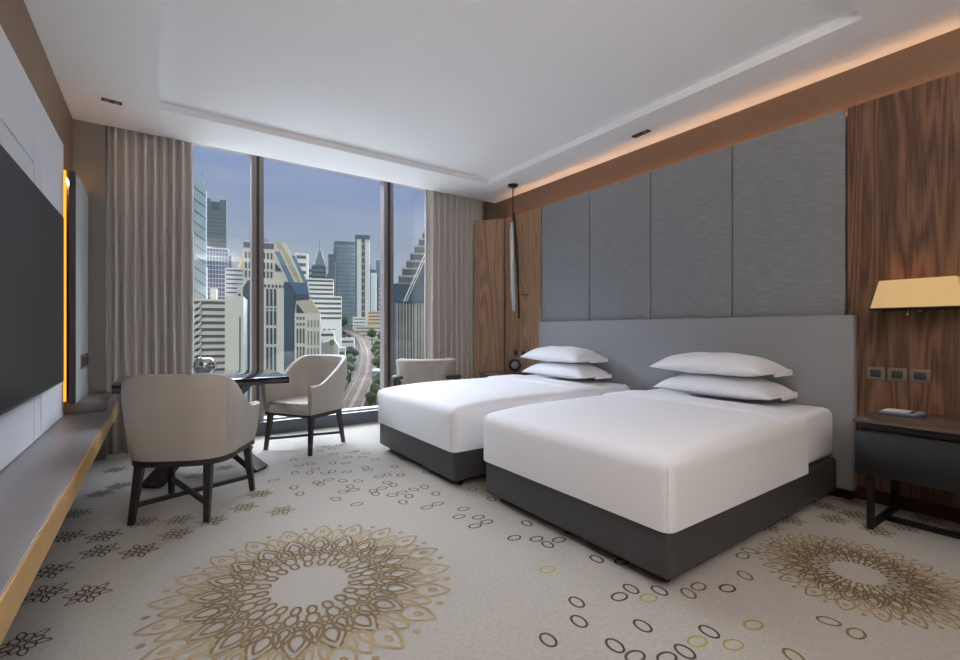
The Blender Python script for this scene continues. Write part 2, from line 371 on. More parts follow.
# ================================================================= RIGHT WALL
cuts = [4.085, 3.335, 2.590, 1.842, 1.098]
names = ['leftmost grey ribbed fabric wall panel, next to the light wood', 'second grey ribbed fabric wall panel from the left above the far bed',
         'third grey ribbed fabric wall panel from the left', 'rightmost and largest looking grey ribbed fabric wall panel, above the near bed']
for i in range(4):
    o = MB().bevbox(3.775, 3.81, cuts[i+1]+.004, cuts[i]-.004, 1.10, 2.61, .006, M['ribbed'], 2).build('fabric_wall_panel')
    tag(o, names[i], 'wall panel', 'grey fabric panels above the headboard')
back = MB().box(3.811, XR-.001, -1.6, 4.80, .09, 2.572, M['slab_side'])
struct(back.build('trim_2'))
tag(MB().box(3.778, 3.81, -1.6, 1.088, .09, 2.612, M['wood_near']).build('wood_wall_panel'), 'tall dark figured wood wall panel behind the lit lamp and nightstand', 'wall panel')
tag(MB().box(3.778, 3.81, 4.092, 4.807, .09, 2.612, M['wood_far']).build('wood_wall_panel'), 'light brown wood wall panel behind the hanging lamp', 'wall panel')
o = MB().box(0, .415, 0, .03, .02, 2.605, M['wood_far']).build('wood_wall_panel', loc=(3.778, 4.812, 0))
o.rotation_euler = (0, 0, math.atan2(5.135-4.81, 3.52-3.778))
tag(o, 'angled light brown wood panel meeting the right curtain', 'wall panel')
for i, (y0, y1, nm) in enumerate(((-1.5, 1.09, 'above the dark wood panel'), (1.11, 4.08, 'above the grey fabric panels'), (4.1, 4.8, 'above the light wood panel'))):
    tag(MB().box(3.815, 3.835, y0, y1, 2.575, 2.58, M['led_warm']).build('light_strip'), 'warm cove light strip tucked behind the panel tops '+nm, 'light')
hb = thing('headboard', 'wide grey leather headboard shared by both white beds', 'headboard', (3.74, 2.54, 0))
MB().bevbox(-.04, .033, -1.51, 1.515, .06, 1.22, .018, M['leather_grey'], 4).build('upholstery', hb)
MB().box(-.02, .033, -1.49, 1.495, 0, .059, M['black']).build('plinth', hb)

# ================================================================= BEDS
def bed(y0, y1, x0, where):
    L = 3.695-x0; W = y1-y0
    t = thing('bed', 'white bed on a dark grey base, '+where, 'bed', (x0, y0, 0), 0, 'twin beds')
    MB().bevbox(0, L, 0, W, .05, .272, .022, M['bed_leather'], 4).build('base', t)
    MB().bevbox(.02, L-.50, .015, W-.015, .273, .552, .05, M['linen'], 5).bevbox(L-.58, L, .012, W-.012, .273, .602, .055, M['linen'], 5).build('mattress', t)
    for fx, fy in ((.10, .08), (.10, W-.08), (L-.2, .08), (L-.2, W-.08), (.10, W/2), (L/2, .10), (L/2, W-.10)):
        MB().lathe([(.0, .0), (.024, 0), (.028, .05), (0, .05)], M['black'], (fx, fy, 0), 12).build('leg', t)
    # duvet cover: soft rounded box open at the head end, crowned top, hanging to the base
    D = L-.52; x0c, x1c, y0c, y1c, zb, zt, r = -.018, D, -.016, W+.016, .262, .565, .05
    def topz(x, y):
        a = min(1, max(0, (x+.02)/.55)); b = min(1, max(0, min(y-y0c, y1c-y)/.30))
        a = 1-(1-a)**2.2; b = 1-(1-b)**2.2
        return .058*a*(.45+.55*b)+.0025*math.sin(6*x+2)*math.sin(5*y)
    def rnd(x, y, z):
        ix = max(x, x0c+r); iy = min(max(y, y0c+r), y1c-r); iz = min(z, zt-r)
        d = Vector((x-ix, y-iy, z-iz))
        if d.length > 1e-6: d = d.normalized()*r if sum(abs(q) > 1e-6 for q in d) > 1 else d
        px_, py_, pz_ = ix+d.x, iy+d.y, iz+d.z
        k = min(1, max(0, (pz_-zb)/(zt-zb)))
        bul = .010*math.sin(PI*k)
        px_ -= bul*min(1, max(0, (x0c+r-px_)/r))*min(1, max(0, (W/2-.02-abs(py_-W/2))/.2))
        sc = k**3
        return (px_, py_, pz_+topz(px_, py_)*sc)
    mb = MB(); NX, NY, NZ = 56, 44, 18
    def sp(k, n): t_ = k/n; return .5-.5*math.cos(PI*t_)
    mb.grid(lambda u, v: rnd(x0c+(x1c-x0c)*(1-math.cos(PI/2*u)), y0c+(y1c-y0c)*(.5-.5*math.cos(PI*v)), zt), NX, NY, M['linen'])
    zz = lambda v: zb+(zt-zb)*math.sin(PI/2*v)
    mb.grid(lambda u, v: rnd(x0c+(x1c-x0c)*(1-math.cos(PI/2*u)), y0c, zz(v)), NX, NZ, M['linen'])
    mb.grid(lambda u, v: rnd(x0c+(x1c-x0c)*(1-math.cos(PI/2*u)), y1c, zz(v)), NX, NZ, M['linen'])
    mb.grid(lambda u, v: rnd(x0c, y0c+(y1c-y0c)*(.5-.5*math.cos(PI*u)), zz(v)), NY, NZ, M['linen'])
    dv = mb.build('duvet', t, weld=True)
    for s in (0, 1):
        sy = y0c if s == 0 else y1c; pts = []
        for k in range(14): pts.append(rnd(x0c, sy, zb+(zt-zb)*k/13))
        ctr = Vector((.3, W/2, 0)); MB().tube([Vector(q)+(Vector((q[0], q[1], 0))-ctr).normalized()*.001 for q in pts], .0038, M['linen'], 6).build('seam', dv)
    # turned-down band of the sheet
    def fold(u, v):
        x = D-.27+.275*u; yy = y0c-.004+(y1c-y0c+.008)*v; h = .013*min(1, 12*u)
        q = Vector(rnd(x, min(max(yy, y0c), y1c), zt)); return (q.x, q.y, q.z+h-.0005)
    MB().grid(fold, 24, 44, M['linen']).build('folded_sheet', t)
    return t
bed(1.12, 2.45, 1.758, 'nearest the camera beside the nightstand')
bed(2.72, 4.05, 1.685, 'farther one, nearest the window')
def pillow_mesh(seed):
    rnd = random.Random(seed); hx, hy, T = .235, .425, .112
    mb = MB()
    def f(sgn):
        def g(u, v):
            a, b = u*2-1, v*2-1
            prof = max(0, (1-abs(a)**2.6))**.62*max(0, (1-abs(b)**3.0))**.62
            pin = 1-.07*(1-abs(b)**2)*abs(a)**4; piny = 1-.05*(1-abs(a)**2)*abs(b)**4
            z = sgn*T*prof*(1.0 if sgn > 0 else .42)
            z += .004*math.sin(9*a+seed)*math.sin(7*b+seed*2)*prof
            z -= .012*abs(b)**3*abs(a)**2
            return (a*hx*pin, b*hy*piny, z)
        return g
    mb.grid(f(1), 33, 41, M['linen']); mb.grid(f(-1), 33, 41, M['linen'])
    return mb
def pillow(x, y, z, rz, seed, label):
    t = thing('pillow', label, 'pillow', (x, y, z), rz, 'white pillows on the beds')
    cu = pillow_mesh(seed).build('cushion', t, weld=True)
    hx, hy = .235, .425
    fb = MB()                                                        # flat flange on the open end
    fb.bevbox(-hx*.1, hx*.92, -hy*1.0, -hy*.95, -.034, .002, .004, M['linen'], 2); fb.bevbox(-hx*.9, hx*.93, -hy*.99, -hy*.90, -.012, .006, .004, M['linen'], 2)
    fb.build('flange', cu)
for cy, nm in ((1.79, 'near bed'), (3.39, 'far bed')):
    pillow(3.42, cy-.04, .682, .02, 1, 'lower of the two white pillows stacked on the '+nm)
    pillow(3.41, cy-.01, .838, -.03, 3, 'upper of the two white pillows stacked on the '+nm)
# ================================================================= NIGHTSTANDS
t = thing('nightstand', 'dark nightstand on black metal sled legs beside the near bed', 'nightstand', (3.50, .40, 0))
MB().bevbox(-.27, .275, -.60, .51, .600, .618, .003, M['ns_top'], 2).build('top', t)
MB().bevbox(-.245, .27, -.57, .48, .555, .5995, .002, M['black'], 1).build('recess', t)
MB().bevbox(-.265, .27, -.59, .50, .310, .5545, .004, M['ns_body'], 2).build('cabinet', t)
dr = MB().bevbox(-.272, -.2655, -.585, .495, .316, .547, .002, M['ns_body'], 1).build('drawer', t)
MB().bevbox(-.275, -.266, -.58, .49, .5475, .5545, .001, M['slab_side'], 1).build('drawer_pull', dr)
for y in (.44, -.53):
    for x in (-.215, .24): MB().box(x-.018, x+.018, y-.014, y+.014, 0, .3095, M['black_metal']).build('leg', t)
    MB().box(-.1965, .2215, y-.013, y+.013, .001, .03, M['black_metal']).build('foot_rail', t)
MB().box(-.01, .02, -.5165, .4265, .002, .03, M['black_metal']).build('stretcher', t)
t = thing('notepad', 'small notepad with white sheet and pen on the dark nightstand', 'notepad', (3.60, .775, .6183), math.radians(-4))
MB().bevbox(-.075, .085, -.085, .09, .0003, .010, .002, M['navy'], 2).build('folder', t)
MB().bevbox(-.07, .08, -.08, .085, .0102, .020, .002, M['book_grey'], 2).build('pad', t)
MB().box(-.055, .06, -.03, .078, .0202, .0225, M['paper']).build('sheet', t)
MB().tube([(-.05, -.055, .0245), (.06, -.05, .0245)], .004, M['black'], 8).build('pen', t)
t = thing('nightstand', 'dark nightstand between far bed and wood wall, mostly hidden', 'nightstand', (3.48, 4.38, 0))
MB().bevbox(-.25, .285, -.26, .26, .575, .60, .003, M['ns_top'], 2).build('top', t)
MB().bevbox(-.24, .28, -.25, .25, .30, .574, .004, M['ns_body'], 2).build('cabinet', t)
for x in (-.2, .24):
    for y in (-.22, .22): MB().box(x-.015, x+.015, y-.013, y+.013, 0, .2995, M['black_metal']).build('leg', t)
t = thing('ring_lamp', 'small round black bedside ring light behind the far bed pillows', 'lamp', (3.47, 4.22, .6005), math.radians(-32))
R0 = .062
MB().lathe([(0, 0), (.045, 0), (.045, .008), (.012, .012), (.012, .024), (0, .024)], M['black'], n=24).build('base', t)
MB().tube([(R0*math.cos(2*PI*k/32), 0, .024+.078+R0*math.sin(2*PI*k/32)) for k in range(32)], .018, M['black'], 12, True).build('ring', t)
d = MB().lathe([(0, -.008), (.045, -.008), (.045, .006), (0, .006)], M['book_grey'], n=24).build('dial', t); d.rotation_euler = (PI/2, 0, 0); d.location = (0, .0, .102)
MB().lathe([(0, -.02), (.014, -.014), (.02, 0), (.014, .014), (0, .02)], M['chrome'], (.085, -.012, .12), 16).build('knob', t)

# switch plates beside the lamp
def plate(y0, y1, z0, z1, label, group, nrock):
    yc, zc = (y0+y1)/2, (z0+z1)/2; hw, hh = (y1-y0)/2, (z1-z0)/2
    t = thing('wall_switch', label, 'switch', (3.7775, yc, zc), 0, group)
    MB().bevbox(-.009, 0, -hw, hw, -hh, hh, .003, M['plate'], 2).build('plate', t)
    ins = MB().box(-.0105, -.009, -hw*.58, hw*.58, -hh*.55, hh*.55, M['switch_dark']).build('insert', t)
    for k in range(nrock):
        a = -hw*.55+k*hw*1.1/nrock
        MB().bevbox(-.0125, -.0104, a+.002, a+hw*1.1/nrock-.002, -hh*.48, hh*.48, .0008, M['switch_dark'], 1).build('rocker', ins)
g = 'switch plates beside the lit wall lamp'
plate(.894, .985, .800, .882, 'leftmost bronze switch plate on the dark wood, nearest the headboard', g, 1)
plate(.790, .880, .800, .882, 'middle bronze switch plate of three on the dark wood', g, 3)
plate(.683, .776, .800, .882, 'rightmost bronze switch plate of three on the dark wood', g, 3)
g = 'socket plates behind the far bed'
plate(4.51, 4.61, .785, .865, 'left socket plate low on the light wood behind the ring light', g, 2)
plate(4.35, 4.46, .785, .865, 'right socket plate low on the light wood behind the far pillows', g, 2)

# wall lamp with rectangular shade
t = thing('wall_lamp', 'lit cream rectangular shade wall lamp above the dark nightstand', 'lamp', (3.66, .71, 1.25))
b = [(-.115, -.20), (.105, -.20), (.105, .20), (-.115, .20)]; tp = [(-.085, -.165), (.085, -.165), (.085, .165), (-.085, .165)]
sh = MB()
def shade(s0, dz, flip):
    vs = [(x*s0, y*s0, dz) for x, y in b]+[(x*s0, y*s0, .168-dz*0) for x, y in tp]
    f = [(k, (k+1) % 4, 4+(k+1) % 4, 4+k) for k in range(4)]
    sh.add(vs, [q[::-1] for q in f] if flip else f, M['shade'])
shade(1, .002, False); shade(.985, .002, True)
sh.build('lamp_shade', t)
rim = MB()
for (x0, x1, y0, y1) in ((-.118, .108, -.204, -.198), (-.118, .108, .198, .204), (-.118, -.112, -.204, .204), (.102, .108, -.204, .204)): rim.box(x0, x1, y0, y1, -.012, .002, M['bronze'])
rim.build('rim', t)
MB().box(-.113, .103, -.197, .197, -.004, -.001, mat('diffuser', (150, 140, 128), .7)).build('diffuser', t)
MB().beam((.117, 0, -.016), (0, 0, -.016), (.025, .012), (.02, .01), M['chrome']).build('arm', t)
MB().lathe([(0, -.045), (.009, -.043), (.006, -.03), (.003, -.02), (.003, -.006), (0, -.006)], M['chrome'], (-.08, .035, -.001), 12).build('pull_knob', t)
# hanging lamp
t = thing('pendant_lamp', 'slender hanging lamp with a long glass rod and dark metal strip', 'lamp', (3.53, 4.33, H))
MB().lathe([(0, -.022), (.058, -.022), (.062, -.016), (.062, -.001), (0, -.001)], M['bronze'], n=28).build('canopy', t)
MB().tube([(0, 0, -.02), (0, 0, -.44)], .007, M['bronze'], 8).build('rod', t)
bow = [(-.012+.055*s, -.0-.02*s, -.40-1.23*s) for s in [k/12 for k in range(13)]]
st = []
for k in range(13):
    s = k/12; st.append((.012+.050*s+.007*math.sin(PI*s), -.010-.03*s-.006*math.sin(PI*s), -.34-1.29*s))
MB().tube(st, [.010+.009*math.sin(PI*min(1, k/12*1.3)) if k < 10 else .014 for k in range(13)], M['bronze'], 10).build('metal_strip', t)
MB().tube([(-.016+.034*k/10-.006*math.sin(PI*k/10), .004, -.46-1.08*k/10) for k in range(11)], [.014]+[.026]*9+[.016], M['pend_glass'], 14).build('glass_rod', t)
MB().tube([(.055, -.03, -1.34), (.15, -.10, -1.345)], .004, M['bronze'], 6).build('crossbar', t)
MB().lathe([(0, -.012), (.012, 0), (0, .012)], M['bronze'], (.15, -.10, -1.345), 10).build('crossbar_tip', t)
# ceiling vents
def vent(cx, cy, rz, L, W, label):
    t = thing('ceiling_downlight', label, 'ceiling light', (cx, cy, H), rz, 'recessed slot lights')
    if W > .09: MB().box(-L*.75, L*.75, -W*.65, W*.65, -.004, -.0003, M['white_paint']).build('cover_plate', t)
    MB().box(-L/2, L/2, -.026, .026, -.010, -.0045 if W > .09 else -.0003, M['black']).build('slot', t)
    for q in (-1, 1): MB().lathe([(0, -.014), (.018, -.013), (.02, -.0102), (0, -.0102)], M['chrome'], (q*L*.25, 0, 0), 14).build('spot', t)
vent(-.305, 4.52, .1, .125, .11, 'small dark slot fitting in a white plate, at the ceiling upper left')
vent(3.55, 2.53, PI/2-.05, .17, .06, 'small dark slot fitting in the ceiling above the grey panels')

# ================================================================= CURTAINS
def curtain(x0, x1, y, n, amp, seed):
    rnd = random.Random(seed); ph = [rnd.uniform(-.35, .35) for _ in range(n+2)]
    am = [rnd.uniform(.75, 1.15) for _ in range(n+2)]
    N = n*14
    def prof(t, z):
        k = min(n, int(t*n)); w = 2*PI*t*n+ph[k]*0
        sw = (1-z/3.0)
        x = x0+(x1-x0)*t+.010*math.sin(2.1*z+ph[k]*6)*sw+.018*math.sin(2*w)
        yy = y+amp*am[k]*math.sin(w+ph[k]*sw)*(1-.25*sw*math.cos(5*t+seed))
        return x, yy
    mb = MB()
    def g(u, v):
        z = .015+v*2.99; x, yy = prof(u, z); return (x, yy, z)
    mb.grid(g, N, 14, M['curtain'])
    return mb
for (x0, x1, n, sd, am_, nm) in ((-.375, .265, 9, 1, .050, 'gathered taupe curtain at the left end of the window'), (2.80, 3.66, 10, 2, .074, 'gathered taupe curtain at the right end of the window')):
    o = curtain(x0, x1, 5.195, n, am_, sd).build('curtain', weld=True); tag(o, nm, 'curtain', 'window curtains')
    s = o.modifiers.new('cloth', 'SOLIDIFY'); s.thickness = .004

# ================================================================= TUB CHAIRS
def upath(n=48, hw=.312, yf=.292, yb=-.29, ys=-.04, e=3.0):
    """from the right arm front round the back to the left arm front"""
    pts = []
    for k in range(10): pts.append(Vector((hw-.004*(k/9), yf+(ys-yf)*k/10)))
    for k in range(n+1):
        a = PI*k/n; c, s = math.cos(a), math.sin(a)
        pts.append(Vector((hw*math.copysign(abs(c)**(2/e), c), ys+(yb-ys)*abs(s)**(2/e))))
    for k in range(10): pts.append(Vector((-hw+.004*(1-k/9), ys+(yf-ys)*(k+1)/10)))
    return pts
def ztop(p):
    y = p.y; t = min(1, max(0, (y+.26)/.44)); t = t*t*(3-2*t)
    return .862+(.625-.862)*t+.004*math.cos(p.x*9)
def make_chair(label, loc, rz):
    t = thing('tub_chair', label, 'chair', loc, rz, 'tub chairs at the black table')
    P = upath(); n = len(P); th = .042; mb = MB(); rows = []
    for i, p in enumerate(P):
        d = (P[min(i+1, n-1)]-P[max(i-1, 0)]).normalized(); nrm = Vector((d.y, -d.x))*-1   # inward
        if nrm.dot(-p) < 0: nrm = -nrm
        zt = ztop(p); row = []
        def at(off, z):
            k = (z-.36)/.5; sc = .90+.10*min(1, k*1.25); q = p*sc+nrm*off; q.y -= .025*max(0, k)*max(0, -p.y)*3
            bulge = .010*math.sin(PI*min(1, max(0, k)))
            q -= nrm*bulge if off == 0 else Vector((0, 0)); return (q.x, q.y, z)
        for z in [.360]+[.36+(zt-.012-.36)*j/6 for j in range(1, 7)]: row.append(at(0, z))
        row.append(at(.004, zt-.004)); row.append(at(th*.35, zt)); row.append(at(th*.65, zt)); row.append(at(th-.004, zt-.004))
        for z in [zt-.012-(zt-.012-.40)*j/5 for j in range(0, 6)]: row.append(at(th, z))
        row.append(at(th, .36)); rows.append(row)
    m = len(rows[0]); vs = [v for r in rows for v in r]; fs = []
    for i in range(n-1):
        for j in range(m):
            k = (j+1) % m; fs.append((i*m+j, (i+1)*m+j, (i+1)*m+k, i*m+k))
    fs.append(tuple(range(m))); fs.append(tuple((n-1)*m+j for j in range(m))[::-1])
    mb.add(vs, fs, M['chair_leather'], True)
    sh = mb.build('backrest', t, weld=True)
    e = sh.modifiers.new('edges', 'EDGE_SPLIT'); e.split_angle = math.radians(60)
    rim = [Vector(r[7])+Vector((0, 0, .003)) for r in rows]
    MB().tube([rows[0][1]]+[rows[0][4]]+rim+[rows[-1][4]]+[rows[-1][1]], .0042, M['piping'], 6).build('piping', sh)
    for i in (17, n-18): MB().tube([Vector(rows[i][j])*1.002 for j in range(0, 7)], .0018, M['slab'], 5).build('seam', sh)
    # seat
    poly = []
    for p in P:
        q = p*.90; poly.append((q.x*(1-.045/.27), q.y+.04 if q.y < 0 else q.y))
    st = MB(); k = len(poly); cx, cy = 0, .02
    prof = [(.96, .352), (1.0, .362), (1.0, .43), (.985, .447), (.94, .456), (.6, .463), (0, .466)]
    vs = []; fs = []
    for s, z in prof:
        for x, y in poly: vs.append((cx+(x-cx)*s, cy+(y-cy)*s, z))
    for a in range(len(prof)-1):
        for b_ in range(k): c = (b_+1) % k; fs.append((a*k+b_, a*k+c, (a+1)*k+c, (a+1)*k+b_))
    st.add(vs, fs, M['chair_leather'], True)
    so = st.build('seat', t, weld=True)
    # dark ring frame under the upholstery
    fr = MB(); vs = []; fs = []
    for p in P:
        q = p*.895
        for s_, z in ((1, .325), (1, .3595), (.90, .3595), (.90, .325)): vs.append((q.x*s_, q.y*s_, z))
    for i in range(n-1):
        for j in range(4): fs.append((i*4+j, (i+1)*4+j, (i+1)*4+(j+1) % 4, i*4+(j+1) % 4))
    fs += [(0, 1, 2, 3), ((n-1)*4+3, (n-1)*4+2, (n-1)*4+1, (n-1)*4)]
    fr.add(vs, fs, M['dark_wood']); fr.box(-.262, .262, .205, .238, .325, .3515, M['dark_wood'])
    fr.build('seat_frame', t, weld=True)
    feet = [(.265, .262), (-.265, .262), (.205, -.262), (-.205, -.262)]; tops = [(.243, .222), (-.243, .222), (.19, -.205), (-.19, -.205)]
    for (fx, fy), (ux, uy) in zip(feet, tops):
        MB().beam((ux, uy, .335), (fx, fy, 0), (.044, .040), (.028, .026), M['dark_wood'], (0, 1, 0)).build('leg', t)
    def lerp(i, z): f, u = feet[i], tops[i]; k = z/.335; return (f[0]+(u[0]-f[0])*k, f[1]+(u[1]-f[1])*k, z)
    a = [lerp(i, .105) for i in range(4)]
    MB().beam(a[0], a[3], (.026, .024), (.026, .024), M['dark_wood']).build('stretcher', t)
    b0, b1 = Vector(a[1]), Vector(a[2]); b0.z += .0; MB().beam(b0, b1, (.025, .023), (.025, .023), M['dark_wood']).build('stretcher', t)
    return t
make_chair('greige leather tub chair seen from behind, nearest the camera at the table', (.17, 3.42, 0), math.radians(-28.9))
make_chair('greige leather tub chair on the window side of the table, facing left', (1.17, 4.55, 0), math.radians(122.5))

# ================================================================= TABLE
t = thing('dining_table', 'rectangular polished black table on crossed black slab legs by the window', 'table', (.30, 4.385, 0))
MB().bevbox(-.57, .57, -.42, .42, .685, .74, .003, M['table_top'], 2).build('tabletop', t)
for sx, sy in ((1, 1), (-1, 1), (1, -1), (-1, -1)):
    MB().beam((sx*.36, sy*.40, 0), (-sx*.10, -sy*.10, .43), (.14, .05), (.10, .045), M['dark_wood']).build('leg', t)
    MB().beam((sx*.04, sy*.04, .36), (sx*.27, sy*.27, .684), (.09, .04), (.12, .05), M['dark_wood']).build('brace', t)
t = thing('crystal_bowl', 'round cut crystal bowl standing on the black table', 'bowl', (.31, 4.50, .7403))
cb = MB(); n = 28
prof = [(0, .001), (.035, .001), (.055, .012), (.078, .045), (.085, .080), (.078, .115), (.060, .140), (.052, .146), (.056, .136), (.072, .108), (.078, .080), (.068, .04), (0, .012)]
cb.lathe(prof, M['crystal'], n=n); o = cb.build('bowl_body', t)
fac = MB()
for r_ in range(5):
    for k in range(16):
        a = 2*PI*(k+.5*(r_ % 2))/16; ph = (-.9+r_*.42); rr = .085*math.cos(ph*.9); zz = .078+.066*math.sin(ph)
        fac.lathe([(0, -.009), (.009, 0), (0, .009)], M['crystal'], (rr*math.cos(a), rr*math.sin(a), zz), 5)
fac.build('facets', t)

# ================================================================= ARMCHAIR BEHIND THE FAR BED
t = thing('lounge_chair', 'low beige armchair with dark frame behind the far bed by the window', 'armchair', (2.56, 4.72, 0), math.radians(-33))
def lb(u, v):
    a = (u*2-1); ang = a*1.05
    if v < .5: s = v*2; off = 0
    else: s = (1-v)*2; off = .075
    R = .44-off
    z = .50+.30*s+.08*(1-s)*abs(a)**3
    hwid = math.sin(ang)*R*(.84+.06*s)
    bul = .014*math.sin(PI*s)*(1 if off == 0 else -1)
    return (hwid, -.34+.44-math.cos(ang)*(R+bul)-.06*s, z)
mb = MB(); mb.grid(lb, 33, 25, M['taupe_velvet'])
bk = mb.build('backrest', t); s_ = bk.modifiers.new('pad', 'SOLIDIFY'); s_.thickness = .02
MB().bevbox(-.30, .30, -.24, .30, .30, .43, .035, M['taupe_velvet'], 4).build('seat', t)
for sx in (-1, 1):
    MB().tube([(sx*.36, .30, .56), (sx*.385, .05, .57), (sx*.37, -.18, .585), (sx*.25, -.36, .60)], [.018, .02, .022, .02], M['dark_wood'], 10).build('armrest', t)
    MB().beam((sx*.36, .28, .56), (sx*.37, .32, 0), (.04, .034), (.026, .026), M['dark_wood']).build('leg', t)
    MB().beam((sx*.33, -.24, .58), (sx*.30, -.36, 0), (.04, .034), (.026, .026), M['dark_wood']).build('leg', t)
    MB().beam((sx*.355, .28, .30), (sx*.325, -.26, .30), (.035, .03), (.035, .03), M['dark_wood']).build('side_rail', t)
for yy in (.27, -.26): MB().beam((-.34, yy, .285), (.34, yy, .285), (.03, .03), (.03, .03), M['dark_wood']).build('cross_rail', t)
# ================================================================= CITY OUTSIDE
FW = Vector((.5744, .8185, 0)); RT = Vector((.8185, -.5744, 0)); FP = 456.; EYE = 1.12
YAW = math.atan2(-.5744, .8185)
def at(px, py, D):
    p = FW*D+RT*((px-480)/FP*D); p.z = EYE+(330-py)/FP*D; return p
def gz(D): return -34+.06*D
c_ = {}
c_['cream'] = mat('cream_concrete', (208, 206, 196), .8, noise=.05, nscale=.2)
c_['white'] = mat('white_render', (216, 219, 217), .8, noise=.04, nscale=.1)
c_['blank'] = mat('pale_blank_wall', (206, 208, 200), .8, noise=.06, nscale=.15)
c_['glass_blue'] = mat('blue_grey_glazing', (108, 132, 150), .35, noise=.10, nscale=.15)
c_['glass_dark'] = mat('dark_blue_glazing', (62, 82, 98), .3, noise=.18, nscale=.12)
c_['glass_navy'] = mat('navy_glazing', (84, 104, 134), .35)
c_['glass_pale'] = mat('pale_glazing', (150, 172, 182), .35, noise=.08, nscale=.1)
c_['slate'] = mat('slate_cladding', (88, 102, 116), .6, noise=.05, nscale=.1)
c_['slate2'] = mat('grey_green_cladding', (104, 120, 126), .6, noise=.14, nscale=.12)
c_['window'] = mat('dark_window_band', (88, 94, 98), .4)
c_['mullion'] = mat('pale_mullion', (190, 200, 204), .6)
c_['tan'] = mat('tan_stone', (188, 178, 156), .8, noise=.12, nscale=.3)
c_['mixed'] = mat('mixed_glass_stone', (128, 138, 134), .5, noise=.3, nscale=.25)
c_['orange'] = mat('peach_render', (212, 192, 164), .8)
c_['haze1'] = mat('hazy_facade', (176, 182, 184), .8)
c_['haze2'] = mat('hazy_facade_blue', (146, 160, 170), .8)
c_['roof'] = mat('grey_roof', (150, 146, 138), .8, noise=.2, nscale=.4)
c_['street'] = mat('asphalt', (88, 90, 90), .9, noise=.1, nscale=.1)
c_['track'] = mat('viaduct_concrete', (118, 108, 98), .9, noise=.12, nscale=.3)
c_['rail'] = mat('rusty_rail_bed', (84, 68, 58), .9, noise=.1, nscale=.4)
c_['leaf'] = mat('tree_foliage', (62, 76, 48), .9, noise=.35, nscale=.5)
c_['trunk'] = mat('tree_bark', (90, 76, 62), .9)
c_['spire'] = mat('gilded_roof', (196, 178, 120), .6)
c_['greenroof'] = mat('green_roof_stripe', (130, 160, 110), .8)

# ground rising gently away from the building
struct(MB().box(-7, 11, 5.75, 15, -2.0, -1.5, mat('bounce_slab_white', (226, 225, 222), .8, noise=.03, nscale=2)).build('added_bounce_slab'))  # pale slab added out of sight to bounce daylight onto the ceiling
g = MB(); gm = mat('city_ground', (96, 100, 94), .95, noise=.35, nscale=.06)
def gg(u, v):
    D = 18+1500*u; x = (v*2-1)*(40+D*1.3)-.25*D; p = FW*D+RT*x; p.z = gz(D); return tuple(p)
g.grid(gg, 40, 30, gm, False); struct(g.build('city_ground'))

def bld(label, px0, px1, top, D, style='plain', body='white', depth=None, floor=3.6, name='office_building', base=None, twist=0, group=None, band='window', bw=.45, nv=0, margin=.04, z_lo=None):
    """tower facing the hotel: px0..px1 wide as seen from the room at distance D"""
    W = (px1-px0)/FP*D; c = at((px0+px1)/2, 330, D); zt = EYE+(330-top)/FP*D; zb = gz(D)-3 if base is None else base
    t = thing(name, label, 'building', (c.x, c.y, zb), YAW+twist-math.atan(((px0+px1)/2-480)/FP)*.85, group); h = zt-zb; dp = depth or max(8, W*.8)
    m = c_[body]
    MB().box(-W/2, W/2, 0, dp, 0, h, m, c_['roof']).build('walls', t)
    zs = 0 if z_lo is None else z_lo-zb
    lo = max(zs, 3); n = max(1, int((h-lo)/floor)); n = min(n, 60)
    proto = None
    if style in ('bands', 'grid'):
        for k in range(n):
            z = h-floor*(k+1)+floor*.25
            if z < lo: break
            mb = MB().box(-W/2*(1-margin), W/2*(1-margin), -.12, .02, 0, floor*bw, c_[band])
            if proto is None: proto = mb.build('window_band', t)
            else: proto = proto.copy(); C.objects.link(proto); proto.parent = t
            proto.location = (0, 0, z)
    if style in ('vert', 'grid'):
        nn = nv or max(2, int(W/2.6)); q = W/nn; pr = None; mm = band if style == 'vert' else 'mullion'
        ww = q*(.5 if style == 'vert' else .14)
        for k in range(nn if style == 'vert' else nn+1):
            x = -W/2+q*(k+(.5 if style == 'vert' else 0)); x = min(max(x, -W/2+ww/2), W/2-ww/2)
            if pr is None: pr = MB().box(-ww/2, ww/2, -.2, .02, lo, h-(floor*.8 if style == 'vert' else .3), c_[mm]).build('window_strip' if style == 'vert' else 'mullion', t)
            else: pr = pr.copy(); C.objects.link(pr); pr.parent = t
            pr.location = (x, 0, 0)
    return t, W, h, dp

# --- left pane of the window
t, W, h, dp = bld('pale glass tower with dark slanting lines at the left curtain', 188, 204.5, 188, 250, 'plain', 'glass_pale', name='glass_tower')
for k in range(22):
    z = h-4-k*6.2
    MB().beam((-W/2, -.2, z+7), (W/2, -.2, z), (.9, .4), (.9, .4), c_['slate']).build('diagonal_fin', t)
MB().box(-W/2, -W/2+3.4, -.5, 2, 0, h-3, c_['slate']).build('side_fin', t)
cr = MB()
cr.prism([(-W/2, h), (W/2, h), (W/2*.8, h+3), (W*.3, h+7.5), (W*.12, h+5)], 1, 5, c_['glass_pale']); cr.beam((W*.3, 3, h+5), (W*.3, 3, h+10), (.5, .5), (.15, .15), c_['slate']); cr.build('crown', t)
t, W, h, dp = bld('tall dark slate tower with a notch at its top', 205.5, 225, 203, 600, 'bands', 'slate', name='office_tower', band='slate2', bw=.3, floor=5)
MB().box(-W/2, -W*.2, 0, dp, h, h+5.2, c_['slate']).box(W*.2, W/2, 0, dp, h, h+5.2, c_['slate']).box(-W*.2, W*.2, 2, dp, h, h+2.5, c_['slate']).build('crown', t)
